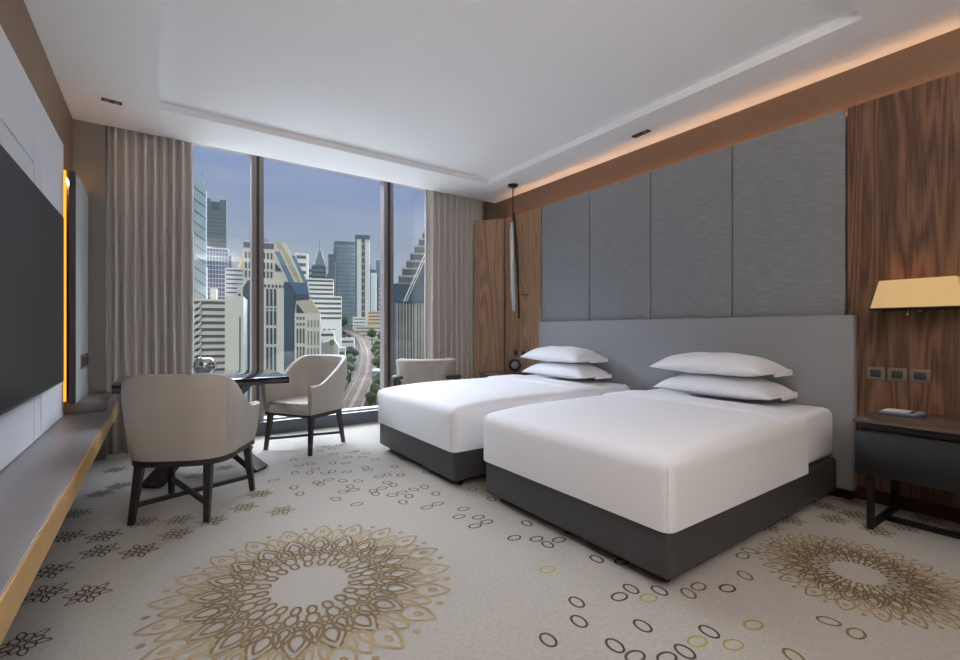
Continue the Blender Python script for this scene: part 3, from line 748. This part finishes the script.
MB().box(-W*.16, W*.16, -.3, .1, h-9, h-1.5, c_['glass_dark']).build('emblem_recess', t)
t, W, h, dp = bld('blue gridded glass tower below the dark slate tower', 205, 226.5, 249, 350, 'grid', 'glass_navy', floor=3.4, name='glass_tower', band='mullion', bw=.15, nv=8)
MB().prism([(-W/2, h), (W/2, h), (W/2, h+1.2), (0, h+.9), (-W*.3, h+1.8), (-W/2, h+3.5)], 0, dp, c_['white']).build('curved_roof', t)
bld('small distant slate building right of the gridded tower', 226, 231, 256, 700, 'bands', 'slate', floor=7)
t, W, h, dp = bld('white building with dark horizontal bands left of the dark mullion', 226.5, 244.5, 268, 300, 'bands', 'white', floor=2.9, bw=.32, margin=.1)
o = MB().lathe([(3.2, 0), (2.6, 2.5), (.9, 5), (.3, 8), (0, 11)], c_['spire'], (W*.3, 8, h), 12).build('gilded_spire', t)
bld('white banded building behind the slanting fins at far left', 193, 205.5, 266, 290, 'bands', 'white', floor=3.0, bw=.38)
t, W, h, dp = bld('white parking block with deep dark ledges at lower left', 193, 226, 299, 110, 'bands', 'cream', floor=1.62, bw=.42, margin=.0, name='parking_block', depth=14)
for k in range(13):
    z = h-2-k*1.62
    MB().beam((-W/2-.2, -.5, z-1.6), (-W/2+2.3, -.5, z+1.2), (.22, .3), (.22, .3), c_['white']).build('slanting_fin', t)
MB().box(W*.0, W*.16, 2, 6, h, h+2.8, c_['white']).build('roof_hut', t)
t, W, h, dp = bld('plain pale blank wall block beside the parking ledges', 226, 242.5, 296, 109, 'plain', 'blank', name='wall_block', depth=16)
MB().box(W*.28, W*.33, -.15, .1, 1, h-5, c_['glass_dark']).build('window_strip', t)
t, W, h, dp = bld('narrow dark blue glass slab with slanting top left of the mullion', 243.5, 254.5, 288, 128, 'plain', 'glass_dark', name='glass_slab')
MB().prism([(-W/2, h), (W/2, h), (W/2, h+2.2), (-W*.1, h+2.2)], 0, dp, c_['glass_dark']).build('slanting_top', t)
MB().box(W/2-.02, W/2+.5, -.6, 0, 0, h+10, c_['white']).build('white_edge_fin', t)

# neighbours further left, seen only past the left curtain
bld('slim grey banded tower hidden behind the left curtain', 150, 176, 205, 300, 'bands', 'slate2', floor=4, bw=.35, name='office_tower', band='glass_blue')
bld('white banded block hidden behind the left curtain', 162, 189, 285, 170, 'bands', 'white', floor=3, bw=.35)
bld('cream banded block farther behind the left curtain', 112, 146, 268, 210, 'bands', 'cream', floor=3.4, bw=.4)
bld('wide pale block at the left end behind the curtain', 60, 108, 290, 190, 'bands', 'haze1', floor=3.4, bw=.4)
bld('blue glass tower at the left end behind the curtain', 70, 98, 220, 380, 'grid', 'glass_blue', floor=4, bw=.15, band='mullion', nv=6, name='glass_tower')
# --- big cream tower with sloping glass roofs
D = 160; s = D/FP
t, W, h, dp = bld('big cream tower with a blue top band and sloping glazed roofs', 240, 283, 285, D, 'vert', 'cream', floor=4, nv=11, name='cream_tower', depth=16, band='glass_dark')
def px(x): return (x-261.5)*s
def pz(y): return EYE+(330-y)*s-(gz(D)-3)
MB().box(px(244.5), px(273), 1.0, 14, pz(285), pz(241), c_['cream']).build('upper_block', t)
MB().box(px(245), px(272.5), .8, 3, pz(248), pz(242.5), c_['glass_navy']).build('blue_band', t)
for k in range(8):
    for zz in (252, 262, 271):
        x = 246.5+k*3.3; 
        if zz == 252 or k < 9: MB().box(px(x), px(x+1.6), .8, 1.2, pz(zz+6.5), pz(zz), c_['glass_dark']).build('window', t)
def slope(xa, ya, xb, yb, w, m, y0=.2, y1=12, nm='sloping_roof'):
    MB().prism([(px(xa), pz(ya)), (px(xa+w), pz(ya)), (px(xb+w), pz(yb)), (px(xb), pz(yb))], y0, y1, m).build(nm, t)
slope(273, 241, 300, 289, 6, c_['tan'], .4); slope(273, 251, 287, 282, 5, c_['glass_blue'], -.6, 0, 'sloping_glass')
slope(289, 254, 302, 283, 3.5, c_['glass_blue'], -.6, 0, 'sloping_glass'); slope(271.5, 249, 285.5, 282, 1, c_['white'], -.8, 0, 'roof_rib'); slope(278.3, 249, 293, 282, 1, c_['white'], -.8, 0, 'roof_rib'); slope(286.5, 253, 299.5, 283, 1, c_['white'], -.8, 0, 'roof_rib')
MB().prism([(px(273), pz(251)), (px(273), pz(285)), (px(302), pz(285)), (px(291), pz(255)), (px(284), pz(241)), (px(273), pz(241))], .5, 12, c_['cream']).build('gable_block', t)
MB().prism([(px(274), pz(262)), (px(274), pz(270)), (px(280), pz(270))], .1, .6, c_['glass_dark']).build('gable_window', t)
MB().box(px(262), px(306), -.9, 12, pz(330)-40, pz(282), c_['cream']).build('lower_block', t)
for k in range(12):
    x = 264+k*3.4
    MB().box(px(x), px(x+1.9), -1.1, -.8, pz(287.5), pz(284.5), c_['window']).build('window', t)
for z0, z1 in ((306, 289), (309.5, 308), (325, 311), (344, 328), (380, 347)):
    for x in (266, 269.5, 273, 256, 259): MB().box(px(x), px(x+2), -1.15, -.8, pz(z0), pz(z1), c_['glass_dark']).build('window', t)
ant = MB()
for x in (259, 261, 263.5, 266): ant.beam((px(x), 5, pz(241)), (px(x), 5, pz(236)), (.8, .8), (.3, .3), c_['slate'])
ant.build('roof_antennas', t)

t, W, h, dp = bld('dark navy glass block with a sloping glass roof in front of the cream tower', 285, 308, 294, 128, 'plain', 'glass_dark', name='glass_block', depth=9)
MB().prism([(-W/2, h), (W/2, h), (W*.42, h+3.3), (-W/2, h+3.3)], .3, 8, c_['glass_navy']).build('sloping_roof', t)
MB().prism([(-W/2, h+3.3), (-W/2, h-20), (-W*.16, h-20), (-W*.08, h), (-W*.3, h+3.3)], -.4, .2, c_['glass_dark']).build('corner_facet', t)
D = 115; s = D/FP
t, W, h, dp = bld('slim cream gabled tower with tall dark windows, lower centre of the view', 295.5, 319.5, 313, D, 'plain', 'cream', name='gabled_tower', depth=8)
def px(x): return (x-307.5)*s
def pz(y): return EYE+(330-y)*s-(gz(D)-3)
MB().prism([(px(295.5), pz(313)), (px(319.5), pz(313)), (px(311.5), pz(299.5)), (px(297), pz(301))], .0, 7, c_['tan']).build('gable_roof', t)
MB().prism([(px(297.2), pz(313)), (px(304.5), pz(313)), (px(298.5), pz(304.5)), (px(297.2), pz(304.5))], -.15, .05, c_['glass_dark']).build('gable_window', t)
for x in (303, 306, 309, 312): MB().beam((px(x+5.5), -.12, pz(313)), (px(x-1), -.12, pz(300.5)), (.22, .1), (.22, .1), c_['white']).build('roof_rib', t)
for k in range(3):
    x = 297.4+k*2.9
    for z0, z1 in ((319.5, 317), (325.5, 323), (343, 328.5), (372, 346.5)): MB().box(px(x), px(x+1.5), -.15, .05, pz(z0), pz(z1), c_['window']).build('window', t)
for k in range(4):
    x = 307.6+k*3.1
    for z0, z1 in ((327, 320), (345, 331), (374, 348)): MB().box(px(x), px(x+1.2), -.12, .05, pz(z0), pz(z1), c_['mixed']).build('window', t)
# --- middle of the view
bld('white block with dark windows just right of the sloping roofs', 295, 307.5, 253, 250, 'bands', 'white', floor=4.2, bw=.42, margin=.3)
bld('tall upper tier of the white striped office block', 305, 332.5, 278.5, 226, 'bands', 'white', floor=2.15, bw=.42, depth=14, margin=.0)
t, W, h, dp = bld('lower tier of the white striped office block with dark bands', 313, 340.5, 296, 215, 'bands', 'white', floor=2.3, bw=.42, depth=9, margin=.0, z_lo=EYE+(330-323)/FP*215)
for k in range(4): MB().box(-W*.3+k*2.2, -W*.3+k*2.2+1.2, -.2, .02, h-17.5, h-15.5, c_['window']).build('window', t)
t, W, h, dp = bld('pointed grey tower with a tall spire on the skyline', 312, 325.5, 265, 500, 'bands', 'slate2', floor=5, bw=.3, name='spire_tower', band='glass_dark')
MB().lathe([(W*.5, 0), (W*.42, 6), (W*.28, 10), (W*.22, 15), (W*.07, 17), (W*.03, 26), (0, 30)], c_['slate2'], (W*.05, W*.4, h-.5), 8).build('spire', t)
bld('slim dark tower left of the grey glass tower on the skyline', 328.5, 334, 254, 520, 'bands', 'slate', floor=6, name='office_tower')
t, W, h, dp = bld('broad grey green glass tower in the middle of the skyline', 334, 355, 244, 492, 'bands', 'slate2', floor=4.2, bw=.4, name='glass_tower', band='glass_blue')
MB().box(-W*.46, W*.5, 1, dp, h, h+3, c_['slate']).build('roof_plant', t)
MB().box(-W/2, -W*.36, -.6, 1, 0, h-6, c_['slate']).build('side_pier', t)
t, W, h, dp = bld('dark sloping sided building before the grey green tower', 325, 335, 280, 330, 'bands', 'slate', floor=4, name='office_building')
MB().prism([(-W/2, h), (W/2, h), (W/2, h+13), (W*.3, h+13)], 0, dp, c_['slate']).build('sloping_side', t)
t, W, h, dp = bld('twin white towers joined by a dark strip under a dark cap', 355.5, 369.5, 239, 475, 'plain', 'white', name='twin_tower')
MB().box(-W*.07, W*.17, -.8, .5, 0, h+3, c_['slate']).build('dark_strip', t)
MB().box(-W*.5, -W*.38, -.4, .5, 0, h, c_['slate2']).build('left_fin', t)
MB().box(-W*.52, W*.52, -1, dp, h, h+4, c_['slate']).build('dark_cap', t)
pr = None
for k in range(14):
    pr = MB().box(-W*.06, W*.16, -1.0, -.7, 0, 1.8, c_['haze2']).build('window', t) if pr is None else pr.copy()
    if k: C.objects.link(pr); pr.parent = t
    pr.location = (0, 0, h-6-k*7)
t, W, h, dp = bld('white slim building right of the twin towers', 370, 376.5, 273, 500, 'plain', 'white')
MB().box(-W*.5, W*.5, 2, 8, h, h+4, c_['slate2']).build('roof_plant', t)
MB().box(-W*.5, -W*.36, -.3, 1, 0, h+9, c_['slate']).build('side_fin', t)
bld('blue glass tower half hidden by the right mullion', 376.2, 388, 260, 540, 'vert', 'glass_blue', name='glass_tower', nv=4, band='slate')
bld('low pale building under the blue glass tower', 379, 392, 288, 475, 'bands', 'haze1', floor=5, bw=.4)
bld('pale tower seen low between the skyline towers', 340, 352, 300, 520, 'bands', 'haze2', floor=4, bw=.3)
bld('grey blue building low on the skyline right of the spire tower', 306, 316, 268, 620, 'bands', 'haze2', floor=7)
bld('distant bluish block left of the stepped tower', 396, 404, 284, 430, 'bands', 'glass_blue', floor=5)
# --- stepped tower at the right
D = 140; s = D/FP
t, W, h, dp = bld('dark stepped pyramid tower at the right curtain with a white diagonal line', 393.5, 440, 290, D, 'vert', 'mixed', name='stepped_tower', floor=1.2, nv=22, band='glass_dark', depth=14)
def px(x): return (x-416.75)*s
def pz(y): return EYE+(330-y)*s-(gz(D)-3)
tiers = [(396, 283), (398.5, 275), (402, 267), (406, 259), (410, 251), (414, 243), (418.5, 235), (422, 228)]
for i, (x, y) in enumerate(tiers):
    x2 = 440-(x-396)*.15
    MB().box(px(x), px(x2), i*.8, 13, pz(y+9), pz(y), c_['slate2' if i % 2 else 'slate']).build('tier', t)
    MB().box(px(x)-.15, px(x2), i*.8-.2, i*.8+.1, pz(y+1.6), pz(y+.4), c_['tan']).build('cornice', t)
    n = int((x2-x)/3)
    w_ = MB()
    for k in range(n): w_.box(px(x+.8+k*3), px(x+2.2+k*3), i*.8-.08, i*.8+.1, pz(y+7), pz(y+3), c_['glass_dark'])
    w_.build('tier_windows', t)
MB().box(px(392), px(440), -.5, 6, pz(302), pz(284), c_['glass_dark']).build('glass_belt', t)
MB().beam((px(404), -1.2, pz(302)), (px(427), -1.2, pz(250)), (.35, .3), (.35, .3), c_['white']).build('diagonal_line', t)
MB().beam((px(406.5), -1.2, pz(302)), (px(429.5), -1.2, pz(250)), (.2, .3), (.2, .3), c_['white']).build('diagonal_line', t)
MB().prism([(px(407), pz(302)), (px(440), pz(302)), (px(440), pz(225)), (px(430), pz(250))], -.9, -.5, c_['glass_dark']).build('slanting_screen', t)
for k in range(14): MB().box(px(397+k*3.1), px(397.6+k*3.1), -.5, 0, 1, pz(303), c_['tan' if k % 3 else 'cream']).build('pier', t)
for k in range(9): MB().box(px(424), px(440), -.7, -.1, pz(318+k*8), pz(317.4+k*8), c_['mullion']).build('ledge', t)

# --- viaduct
path = [(332, 327.5, 436), (344, 329.3, 436), (353, 333, 420), (361, 338.5, 368), (367, 350, 275), (367.5, 368, 199), (359.5, 389, 151), (350.5, 407, 125), (336, 440, 95), (318, 480, 73)]
cp = [at(*p) for p in path]
def cr_(t_):
    i = min(len(cp)-2, int(t_)); f = t_-i; p0 = cp[max(0, i-1)]; p1 = cp[i]; p2 = cp[i+1]; p3 = cp[min(len(cp)-1, i+2)]
    return .5*((2*p1)+(p2-p0)*f+(2*p0-5*p1+4*p2-p3)*f*f+(3*p1-p0-3*p2+p3)*f**3)
S = [cr_(k*(len(cp)-1)/90) for k in range(91)]
vt = thing('railway_viaduct', 'curving elevated railway track winding between the buildings', 'viaduct', (0, 0, 0))
def strip(o0, o1, z0, z1, m, nm):
    mb = MB(); vs = []
    for i, p in enumerate(S):
        d = S[min(i+1, 90)]-S[max(i-1, 0)]; d.z = 0; d.normalize(); nx = Vector((-d.y, d.x, 0))
        for o, z in ((o0, z0), (o1, z0), (o1, z1), (o0, z1)): q = p+nx*o; vs.append((q.x, q.y, q.z+z))
    fs = [(i*4+j, i*4+(j+1) % 4, (i+1)*4+(j+1) % 4, (i+1)*4+j) for i in range(90) for j in range(4)]
    mb.add(vs, fs, m).build(nm, vt)
strip(-3.6, 3.6, -1.2, 0, c_['track'], 'deck')
strip(-3.7, -3.3, .02, .9, c_['track'], 'parapet'); strip(3.3, 3.7, .02, .9, c_['track'], 'parapet')
strip(-2.6, -.6, .02, .12, c_['rail'], 'rail_bed'); strip(.6, 2.6, .02, .12, c_['rail'], 'rail_bed')
for i in range(4, 88, 6):
    p = S[i]; MB().box(p.x-1, p.x+1, p.y-1, p.y+1, -45 if p.z < -10 else p.z-14, p.z-1.21, c_['track']).build('pier', vt)
# street alongside
st = MB(); vs = []
for i, p in enumerate(S):
    d = S[min(i+1, 90)]-S[max(i-1, 0)]; d.z = 0; d.normalize(); nx = Vector((-d.y, d.x, 0))
    for o in (4, 13):
        q = p+nx*o; D = q.dot(FW); vs.append((q.x, q.y, gz(D)+.3))
st.add(vs, [(i*2, i*2+1, i*2+3, i*2+2) for i in range(90)], c_['street']); struct(st.build('street'))

# --- low buildings and trees
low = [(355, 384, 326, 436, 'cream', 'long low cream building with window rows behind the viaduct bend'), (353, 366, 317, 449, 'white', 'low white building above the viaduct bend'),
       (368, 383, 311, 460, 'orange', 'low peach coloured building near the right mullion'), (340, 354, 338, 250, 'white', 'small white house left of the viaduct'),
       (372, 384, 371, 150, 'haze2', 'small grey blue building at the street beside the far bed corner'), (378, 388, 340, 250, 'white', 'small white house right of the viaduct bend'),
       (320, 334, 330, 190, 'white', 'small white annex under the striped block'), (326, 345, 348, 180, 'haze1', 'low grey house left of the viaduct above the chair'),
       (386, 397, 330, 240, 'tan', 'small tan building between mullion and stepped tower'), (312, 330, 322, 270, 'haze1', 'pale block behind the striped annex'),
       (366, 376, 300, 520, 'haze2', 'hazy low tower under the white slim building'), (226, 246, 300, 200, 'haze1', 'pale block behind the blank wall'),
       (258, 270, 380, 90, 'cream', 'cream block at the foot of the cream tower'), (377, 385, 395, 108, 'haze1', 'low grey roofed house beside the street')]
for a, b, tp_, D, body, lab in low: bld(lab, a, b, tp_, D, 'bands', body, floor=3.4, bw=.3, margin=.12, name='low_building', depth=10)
t, W, h, dp = bld('low hall with a green striped roof above the back of the right chair', 317, 338, 346, 150, 'plain', 'cream', name='low_hall', depth=9)
MB().prism([(-W/2, h), (W/2, h), (W*.3, h+2), (-W*.3, h+1)], 0, 9, c_['cream']).build('pitched_roof', t)
MB().box(W*.1, W*.3, -.2, 5, h+.2, h+2.1, c_['greenroof']).build('roof_stripe', t)
def crown(seed, r):
    rnd = random.Random(seed); bm = bmesh.new()
    for k in range(9):
        a = rnd.uniform(0, 2*PI); q = rnd.uniform(0, .6)*r
        mt = Matrix.Translation((q*math.cos(a), q*math.sin(a), r*(.9+rnd.uniform(-.3, .5)))) @ Matrix.Scale(rnd.uniform(.42, .62)*r, 4)
        bmesh.ops.create_icosphere(bm, subdivisions=2, radius=1, matrix=mt)
    for v in bm.verts: v.co += Vector((rnd.uniform(-1, 1), rnd.uniform(-1, 1), rnd.uniform(-1, 1)))*r*.07
    bm.verts.index_update(); mb = MB(); mb.add([v.co.copy() for v in bm.verts], [[v.index for v in f.verts] for f in bm.faces], c_['leaf']); bm.free(); return mb
def tree(label, px_, py_, D, r, seed):
    p = at(px_, py_, D); t = thing('tree', label, 'tree', (p.x, p.y, gz(D)), seed, 'street trees outside')
    k = max(2, p.z-gz(D)-r)
    crown(seed, r).build('crown', t, loc=(0, 0, k)); MB().tube([(0, 0, 0), (.2, 0, k+r*.6)], [.5, .25], c_['trunk'], 7).build('trunk', t)
spots = [(344, 321, 456, 6), (334, 323, 462, 6), (378, 347, 232, 4), (379, 352, 212, 4), (384, 357, 190, 4), (379, 360, 172, 3.0), (391, 366, 168, 2.8),
         (381, 380, 140, 2.6), (376, 389, 128, 2.2), (351, 352, 232, 3.6), (350, 360, 200, 3.2), (348, 366, 176, 2.4), (345, 375, 161, 2.2),
         (372, 333, 350, 4), (382, 336, 320, 4), (370, 398, 120, 1.8), (390, 352, 205, 3)]
for i, (a, b, D, r) in enumerate(spots):
    side = 'right' if a > 366 else 'left'
    tree('round green tree on the %s side of the viaduct, %s' % (side, 'far off near the skyline' if D > 300 else ('halfway along the bend' if D > 190 else 'close below the window')), a, b, D, r, i+1)

# ================================================================= SKY AND LIGHT
w = bpy.data.worlds.new('sky'); bpy.context.scene.world = w; w.use_nodes = True
nt = w.node_tree; bg = nt.nodes['Background']
tc = nt.nodes.new('ShaderNodeTexCoord'); sx = nt.nodes.new('ShaderNodeSeparateXYZ'); nt.links.new(tc.outputs['Generated'], sx.inputs[0])
r = nt.nodes.new('ShaderNodeValToRGB'); nt.links.new(sx.outputs['Z'], r.inputs['Fac'])
e = r.color_ramp.elements
e[0].position = 0; e[0].color = lin((196, 202, 208)); e[1].position = 1; e[1].color = lin((235, 236, 238))
for p, c in ((.08, (186, 195, 207)), (.2, (164, 178, 203)), (.30, (137, 156, 200)), (.36, (150, 168, 205)), (.55, (228, 231, 236))): x = e.new(p); x.color = lin(c)
# thin streaky cloud
mp = nt.nodes.new('ShaderNodeMapping'); mp.inputs['Scale'].default_value = (2, 2, 9); nt.links.new(tc.outputs['Generated'], mp.inputs[0])
n = nt.nodes.new('ShaderNodeTexNoise'); n.inputs['Scale'].default_value = 1.6; n.inputs['Detail'].default_value = 5; nt.links.new(mp.outputs[0], n.inputs['Vector'])
mr = nt.nodes.new('ShaderNodeMapRange'); mr.inputs['From Min'].default_value = .45; mr.inputs['From Max'].default_value = .75; mr.inputs['To Max'].default_value = .45; nt.links.new(n.outputs['Fac'], mr.inputs[0])
mx = nt.nodes.new('ShaderNodeMix'); mx.data_type = 'RGBA'; mx.inputs[7].default_value = lin((192, 196, 206))
nt.links.new(mr.outputs[0], mx.inputs[0]); nt.links.new(r.outputs['Color'], mx.inputs[6]); nt.links.new(mx.outputs[2], bg.inputs['Color'])
# bright band added to the sky above the camera's view, to light the room
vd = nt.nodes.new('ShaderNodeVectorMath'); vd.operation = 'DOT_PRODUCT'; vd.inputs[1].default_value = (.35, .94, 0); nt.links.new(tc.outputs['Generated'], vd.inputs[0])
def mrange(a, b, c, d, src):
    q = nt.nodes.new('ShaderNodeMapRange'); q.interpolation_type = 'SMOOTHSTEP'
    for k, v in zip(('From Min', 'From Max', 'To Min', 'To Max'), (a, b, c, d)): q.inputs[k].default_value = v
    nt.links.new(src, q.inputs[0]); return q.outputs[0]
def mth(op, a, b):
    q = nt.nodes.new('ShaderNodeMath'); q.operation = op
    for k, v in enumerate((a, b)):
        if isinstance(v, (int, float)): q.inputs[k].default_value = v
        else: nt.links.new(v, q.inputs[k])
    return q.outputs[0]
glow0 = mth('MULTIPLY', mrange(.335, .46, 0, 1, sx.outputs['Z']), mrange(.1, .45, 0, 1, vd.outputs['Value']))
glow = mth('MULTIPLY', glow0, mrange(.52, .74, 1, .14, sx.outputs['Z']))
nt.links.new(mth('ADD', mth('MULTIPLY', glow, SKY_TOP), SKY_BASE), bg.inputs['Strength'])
def light(name, kind, loc, rot, energy, col, **kw):
    l = bpy.data.lights.new(name, kind); l.energy = energy; l.color = lin(col)[:3]
    for k, v in kw.items(): setattr(l, k, v)
    o = bpy.data.objects.new(name, l); C.objects.link(o); o.location = loc; o.rotation_euler = rot; return o
def sun(name, d, energy, col, ang):
    o = light(name, 'SUN', (0, 0, 30), (0, 0, 0), energy, col, angle=math.radians(ang))
    o.rotation_euler = Vector(d).to_track_quat('-Z', 'Y').to_euler(); return o
sun('sunlight', (.55, .75, -.75), SUN_E, (255, 246, 232), 4)
# daylight portal in the window opening
l = light('window_portal', 'AREA', (1.65, 5.34, 1.58), (PI/2, 0, 0), 1, (255, 255, 255), shape='RECTANGLE', size=4.0, size_y=2.85)
l.rotation_euler = Vector((0, -1, 0)).to_track_quat('-Z', 'Z').to_euler(); l.data.cycles.is_portal = True
# wall lamp bulb, then two unseen uplighters added to brighten the ceiling
light('lamp_bulb', 'POINT', (3.66, .82, 1.33), (0, 0, 0), .2, (255, 190, 110), shadow_soft_size=.03)
for i, (x, y, nm) in enumerate(((-.25, -.5, 'by the left wall'), (1.0, -2.2, 'by the rear wall'))):
    t = thing('added_uplighter', 'unseen bronze uplighter added behind the camera to brighten the ceiling, '+nm, 'lamp', (x, y, 0), 0, 'added uplighters')
    MB().lathe([(0, 0), (.14, 0), (.14, .02), (.02, .03), (0, .03)], M['bronze']).build('base', t)
    MB().tube([(0, 0, .03), (0, 0, 1.75)], .012, M['bronze']).build('pole', t)
    MB().lathe([(.02, 1.74), (.10, 1.77), (.16, 1.83), (.155, 1.832), (.09, 1.78), (0, 1.76)], M['bronze']).build('lamp_bowl', t)
    light('added_uplight', 'AREA', (x, y, 1.85), (PI, 0, 0), UP_E, (255, 250, 244), shape='DISK', size=.26)
cam = bpy.data.cameras.new('camera'); co = bpy.data.objects.new('camera', cam); C.objects.link(co)
co.location = (0, 0, EYE); co.rotation_euler = (PI/2, 0, YAW); cam.lens = 36*456/960; cam.sensor_width = 36; cam.clip_start = .05; cam.clip_end = 4000
sc = bpy.context.scene; sc.camera = co
sc.view_settings.view_transform = 'Standard'; sc.view_settings.look = 'None'; sc.view_settings.gamma = 1; sc.view_settings.exposure = EXPO
sc.cycles.max_bounces = 10; sc.cycles.diffuse_bounces = 6; sc.cycles.transparent_max_bounces = 12
